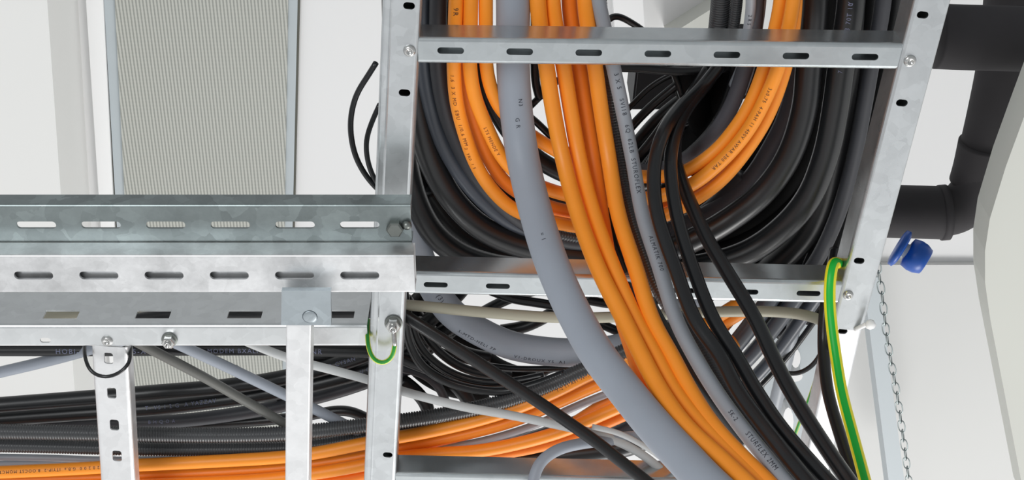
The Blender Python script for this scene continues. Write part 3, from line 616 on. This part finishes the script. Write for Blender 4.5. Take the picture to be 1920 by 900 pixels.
for pts, wd, mt, lb in [
 ([(752, 700, 1.50), (800, 660), (880, 600), (950, 562), (1020, 540), (1120, 520, 1.50)], 20, 'black', 'black cable slanting up right through the white gap under the middle rung'),
 ([(920, 545, 1.47), (960, 560), (1010, 568), (1060, 578), (1110, 600), (1200, 640, 1.46)], 18, 'gloss', 'black cable dipping right just below the middle rung beside the slate conduit'),
 ([(940, 620, 1.49), (985, 612), (1030, 590), (1100, 548), (1180, 520, 1.49)], 24, 'black', 'black cable showing as a dark wedge above the printed slate conduit'),
 ([(1090, 560, 1.49), (1130, 568), (1180, 572), (1240, 560, 1.49)], 18, 'black', 'black cable behind the orange front cables at the middle rung'),
 ([(760, 545, 1.46), (770, 600), (800, 640), (860, 672), (950, 690), (1050, 690), (1120, 684, 1.45)], 12, 'gloss', 'thin black cable following the lower edge of the printed slate conduit'),
 ([(758, 590, 1.40), (766, 640), (790, 684), (830, 712), (880, 728), (940, 734), (1000, 722), (1060, 700, 1.40)], 17, 'gloss', 'outer black loop hanging below the cream tube'),
 ([(770, 600, 1.42), (782, 640), (806, 672), (846, 700), (900, 716), (960, 716), (1020, 705, 1.42)], 17, 'gloss', 'middle black loop hanging below the cream tube'),
 ([(784, 598, 1.44), (800, 632), (826, 662), (864, 688), (910, 702), (960, 705, 1.44)], 17, 'black', 'inner black loop hanging below the cream tube'),
 ([(760, 560, 1.48), (800, 612), (850, 650), (880, 664), (920, 672, 1.48)], 24, 'black', 'black cable in shadow inside the hanging loops'),
 ([(758, 640, 1.50), (790, 690), (840, 720), (890, 735), (900, 790, 1.50)], 46, 'deep', 'broad black filler cable for shade right of the middle post'),
 ([(775, 560, 1.52), (830, 610), (880, 650), (930, 690), (1000, 716, 1.52)], 40, 'deep', 'broad black filler cable deep behind the hanging loops'),  # both matt broad ones are added fillers that paint in shade
 ([(752, 690, 1.46), (790, 700), (820, 722), (838, 760), (845, 800, 1.46)], 17, 'charcoal', 'charcoal cable bending down right of the middle post'),
 ([(752, 712, 1.48), (776, 730), (800, 760), (806, 800, 1.48)], 26, 'black', 'black cable bending down beside the middle post'),
 ([(850, 715, 1.49), (870, 735), (885, 760), (890, 800, 1.49)], 32, 'black', 'short black cable between the loops and the ribbed conduit'),
 ([(1100, 690, 1.47), (1030, 690), (1005, 712), (990, 745, 1.47)], 18, 'black', 'black cable end under the printed slate conduit'),
 ([(742, 745, 1.44), (800, 722), (880, 700), (960, 680, 1.48)], 0, 'black', None),
]:
    if lb: cable('cable', pts, wd, mt, lb, 'cable', G6, ref=2)
G7 = 'dark cables slanting behind the three falling black ones'
for pts, wd, mt, lb in [
 ([(1470, 520, 1.42), (1445, 560), (1415, 600), (1388, 635), (1352, 675), (1290, 715), (1200, 752), (1120, 785), (1040, 812), (960, 836), (860, 850, 1.44)], 34, 'slated', 'thickest of the dark glossy cables slanting behind the falling blacks'),
 ([(1520, 520, 1.41), (1490, 562), (1460, 602), (1424, 648), (1386, 688), (1330, 728), (1250, 765), (1180, 800), (1100, 840, 1.45)], 30, 'slated', 'second dark cable from the cream tube corner, slanting down left'),
 ([(1550, 530, 1.42), (1522, 570), (1496, 606), (1464, 650), (1430, 692), (1388, 732), (1320, 780), (1240, 820), (1150, 850, 1.46)], 25, 'slated', 'third dark cable slanting down left, nearest the right rail'),
 ([(1565, 545, 1.44), (1524, 606), (1482, 662), (1444, 705), (1404, 745), (1340, 795, 1.46)], 11, 'gloss', 'thin black cable edging the slanting dark cables on the right'),
]:
    cable('cable', pts, wd, mt, lb, 'cable', G7, ref=3, sides=24)
cable('cable', [(1410, 530, 1.45), (1372, 596), (1330, 640), (1282, 670), (1210, 715), (1140, 752), (1080, 790, 1.42)], 22, 'orange_deep', 'deep orange cable slanting down left behind the falling blacks', 'cable', ref=2)
cable('cable', [(1552, 600, 1.34), (1546, 640), (1534, 672), (1512, 694), (1484, 702), (1450, 690, 1.36)], 9, 'gloss', 'thin black cable curling up to the dark cable beside the right rail', 'cable', ref=3)
cable('cable', [(1500, 560, 1.44), (1482, 640), (1470, 690), (1458, 740), (1446, 790), (1436, 850, 1.50)], 26, 'grey', 'pale blue grey cable hanging straight behind the falling black cables', 'cable', ref=3)
cable('earth_wire', [(1542, 640, 1.42), (1532, 700), (1518, 745), (1502, 785), (1488, 822, 1.44)], 7, 'gy2', 'thin green and yellow earth wire behind the separate black cable at lower right', 'earth wire', ref=2, sides=16)
# bundle running left
G8 = 'orange cables running to the lower left'
ob = [
 ([(1400, 560, 1.40), (1290, 625), (1180, 672), (1110, 700), (1040, 735), (960, 768), (880, 792), (800, 810), (745, 820), (680, 832), (600, 848), (530, 857), (400, 865), (260, 872), (120, 880), (-60, 888, 1.385)], 25, 'orange', 'topmost orange cable running left, printed dark along its side', [('T-2 T1 A01 3x1,5 WEIRFLEX', 1050, 735, .005, 'print_dark', .0, True), ('DP  71  SOmm  12 0 2 0 0  G.B.a  ITYIP-2  B.OOCST MOMCT', 262, 874, .0052, 'print_dark', .0, False), ('B1 NOMT  GOB WTGT  EACHO FAJO 16081', 5, 884, .0052, 'print_dark', .0, False)]),
 ([(1400, 580, 1.415), (1290, 645), (1190, 694), (1110, 726), (1040, 757), (960, 790), (880, 812), (800, 830), (745, 840), (680, 855), (600, 868), (530, 877), (400, 886), (260, 892), (120, 897), (-60, 902, 1.40)], 24, 'orange', 'second orange cable from the top running left', ()),
 ([(1380, 640, 1.40), (1300, 690), (1200, 745), (1140, 772), (1060, 806), (990, 827), (900, 845), (800, 852), (745, 858), (680, 872), (600, 886), (500, 898), (400, 904), (200, 912), (-60, 920, 1.385)], 25, 'orange', 'orange cable running left below a grey strand, third from the top', ()),
 ([(1380, 665, 1.415), (1300, 712), (1200, 765), (1140, 792), (1060, 824), (990, 842), (900, 856), (800, 866), (745, 874), (680, 890), (600, 905), (450, 925, 1.41)], 22, 'orange_deep', 'lowest orange cable in front of the bottom rung, running left', ()),
 ([(760, 836, 1.425), (690, 846), (620, 858), (540, 868), (420, 876, 1.42)], 22, 'orange_deep', 'deep orange strand filling between the left-running cables', ()),
]
for pts, wd, mt, lb, pr in ob: cable('cable', pts, wd, mt, lb, 'cable', G8, ref=4 if len(pts) > 6 else 1, prints=pr)
cable('cable', [(1330, 660, 1.41), (1240, 702), (1150, 734), (1080, 762), (1000, 798), (900, 828), (810, 842), (740, 850), (680, 862, 1.43)], 15, 'grey', 'slim grey cable between the upper and lower orange pairs running left', 'cable', ref=3)
cable('cable', [(1300, 700, 1.44), (1180, 752), (1100, 782), (1010, 815), (930, 835), (840, 846), (740, 852, 1.45)], 22, 'black', 'black cable in the dark slit below the slim grey cable', 'cable', ref=3)
cable('cable', [(1300, 780, 1.43), (1180, 835), (1080, 852), (960, 862), (840, 870), (740, 876, 1.43)], 40, 'black', 'thick black cable lying right above the bottom rung', 'cable', ref=3)
cable('ribbed_conduit', [(1300, 600, 1.40), (1200, 645), (1130, 677), (1070, 704), (1000, 734), (940, 754), (840, 776), (746, 790), (680, 798), (600, 807), (530, 813), (400, 816), (260, 814), (120, 811), (-60, 808, 1.39)], 29, 'ribbed', 'black ribbed conduit running left above the orange cables, upper of two', 'conduit', 'ribbed conduits running left', ref=7, rib=1)
cable('ribbed_conduit', [(800, 796, 1.41), (720, 812), (650, 826), (590, 836), (520, 841), (400, 843), (260, 842), (120, 838), (-60, 834, 1.40)], 26, 'ribbed', 'black ribbed conduit running left above the orange cables, lower of two', 'conduit', 'ribbed conduits running left', ref=2, rib=1)
cable('cable', [(560, 848, 1.425), (400, 858), (260, 862), (180, 862), (100, 859), (-60, 856, 1.42)], 13, 'grey', 'light grey cable below the ribbed conduits at the left edge, upper one', 'cable', 'light grey cables at the lower left', ref=2)
cable('cable', [(300, 868, 1.43), (180, 868), (100, 869), (-60, 872, 1.42)], 14, 'grey', 'light grey cable just above the printed orange one at the left edge', 'cable', 'light grey cables at the lower left', ref=1)
G9 = 'black cables fanning up from the lower left'
for pts, wd, mt, lb, pr in [
 ([(-60, 764, 1.43), (0, 759), (180, 745), (300, 735), (400, 727), (500, 714), (600, 692), (690, 664), (760, 632), (840, 570), (900, 500, 1.47)], 30, 'black', 'uppermost black cable fanning out from the lower left', [('Y R CYSAN', 610, 696, .007, 'print_light', 0, False)]),
 ([(-60, 790, 1.445), (0, 785), (180, 772), (300, 764), (400, 752), (500, 738), (600, 718), (700, 690), (770, 662), (850, 610, 1.47)], 30, 'black', 'printed black cable second in the fan at lower left', [('T- VS 1 2 G  A YAZZAV', 275, 768, .007, 'print_light', 0, False), ('X J O U C C A', 650, 708, .0062, 'print_light', 0, False)]),
 ([(-60, 790, 1.47), (0, 790), (200, 792), (320, 790), (430, 778), (540, 758), (640, 732), (720, 705), (800, 680, 1.49)], 26, 'charcoal', 'lowest charcoal cable of the fan, just above the ribbed conduits', [('B H Q O A', 280, 790, .006, 'print_light', 0, False)]),
 ([(-60, 656, 1.40), (60, 656), (200, 656), (400, 655), (520, 655), (640, 658), (720, 662), (800, 690, 1.42)], 24, 'black', 'printed black cable running level along the top of the left ladder', [('HOBI-COX', 104, 658, .0085, 'print_light', -.3, False), ('15-X', 246, 658, .0085, 'print_light', -.3, False), ('0 MODEM BXALI INI', 378, 658, .0075, 'print_light', -.3, False), ('NR', 585, 658, .0085, 'print_light', -.3, False)]),
 ([(560, 652, 1.47), (640, 676), (700, 680), (760, 650, 1.48)], 38, 'black', 'black cable in shadow left of the middle post below the rail', ()),
 ([(440, 690, 1.48), (480, 716), (520, 742), (545, 756), (600, 778, 1.49)], 14, 'charcoal', 'charcoal cable under the slate diagonal left of the square arm', ()),
 ([(300, 800, 1.49), (450, 792), (560, 782), (650, 770), (700, 790, 1.49)], 20, 'black', 'black cable deep behind the ribbed conduits at lower left', ()),
 ([(-60, 812, 1.49), (100, 822), (300, 828), (500, 828), (640, 812), (760, 800, 1.49)], 30, 'black', 'black cable hidden between the two ribbed conduits', ()),
 ([(180, 668, 1.44), (176, 650), (60, 640), (-60, 632, 1.44)], 0, 'black', None, ()),
]:
    if lb: cable('cable', pts, wd, mt, lb, 'cable', G9, ref=2, prints=pr)
G10 = 'grey cables crossing the lower left diagonally'
cable('cable', [(235, 630, 1.37), (300, 664), (380, 706), (450, 746), (530, 792), (600, 835, 1.42)], 19, 'dgrey', 'dark warm grey cable crossing diagonally below the left bolt', 'cable', G10, ref=2)
cable('cable', [(290, 625, 1.375), (355, 655), (430, 690), (530, 738), (600, 772), (690, 818), (760, 850, 1.42)], 21, 'slate', 'slate grey cable crossing diagonally behind the square arm', 'cable', G10, ref=2)
cable('cable', [(420, 622, 1.365), (480, 648), (545, 673), (620, 693), (690, 712), (760, 735), (870, 763), (960, 779), (1060, 800), (1120, 814), (1180, 838), (1225, 868), (1262, 905), (1300, 960, 1.32)], 17, 'lgrey', 'light grey cable crossing the view from the left rail down to the bottom rung', 'cable', G10, ref=4)
cable('cable', [(-60, 714, 1.41), (0, 698), (60, 684), (130, 666), (200, 646), (260, 630, 1.40)], 22, 'slate', 'slate grey cable entering from the left edge below the left rail', 'cable', ref=2)
cable('cable', [(740, 580, 1.36), (775, 602), (853, 652), (940, 708), (1007, 752), (1070, 795), (1120, 830), (1173, 872), (1215, 905), (1280, 960, 1.27)], 24, 'black', 'black cable crossing straight down right over the orange ones under the cream tube', 'cable', ref=3)
cable('cable', [(996, 960, 1.26), (999, 905), (1012, 868), (1044, 844), (1088, 832), (1140, 826), (1195, 818), (1260, 840, 1.36)], 22, 'slate', 'slate grey cable hooked over the bottom rung', 'cable', ref=3)
cable('cable', [(1110, 800, 1.33), (1160, 812), (1200, 832), (1240, 858), (1280, 900), (1310, 950, 1.31)], 11, 'lgrey', 'slim pale grey cable beside the thick slate conduit at the bottom', 'cable', ref=2)
cable('cable_tie', [(158, 640, 1.33), (161, 676, 1.295), (172, 698, 1.285), (196, 707, 1.285), (222, 700, 1.285), (240, 684, 1.29), (245, 650, 1.32)], 7, 'gloss', 'thin black wire loop slung round the top of the slotted cross piece', 'wire', ref=3, smooth=3)
ew = cable('earth_wire', [(690, 600, 1.33), (689, 632, 1.298), (693, 660, 1.285), (704, 677, 1.282), (720, 681, 1.282), (734, 671, 1.282), (739, 655, 1.282), (740, 644, 1.284)], 9, 'gy2', 'short green and yellow earth wire looped to the bolt on the middle post', 'earth wire', ref=4, sides=24, smooth=3)
cable('terminal_lug', [(740, 648, 1.283), (739, 632, 1.286), (738, 618, 1.29)], 9, 'zinc', None, parent=ew)
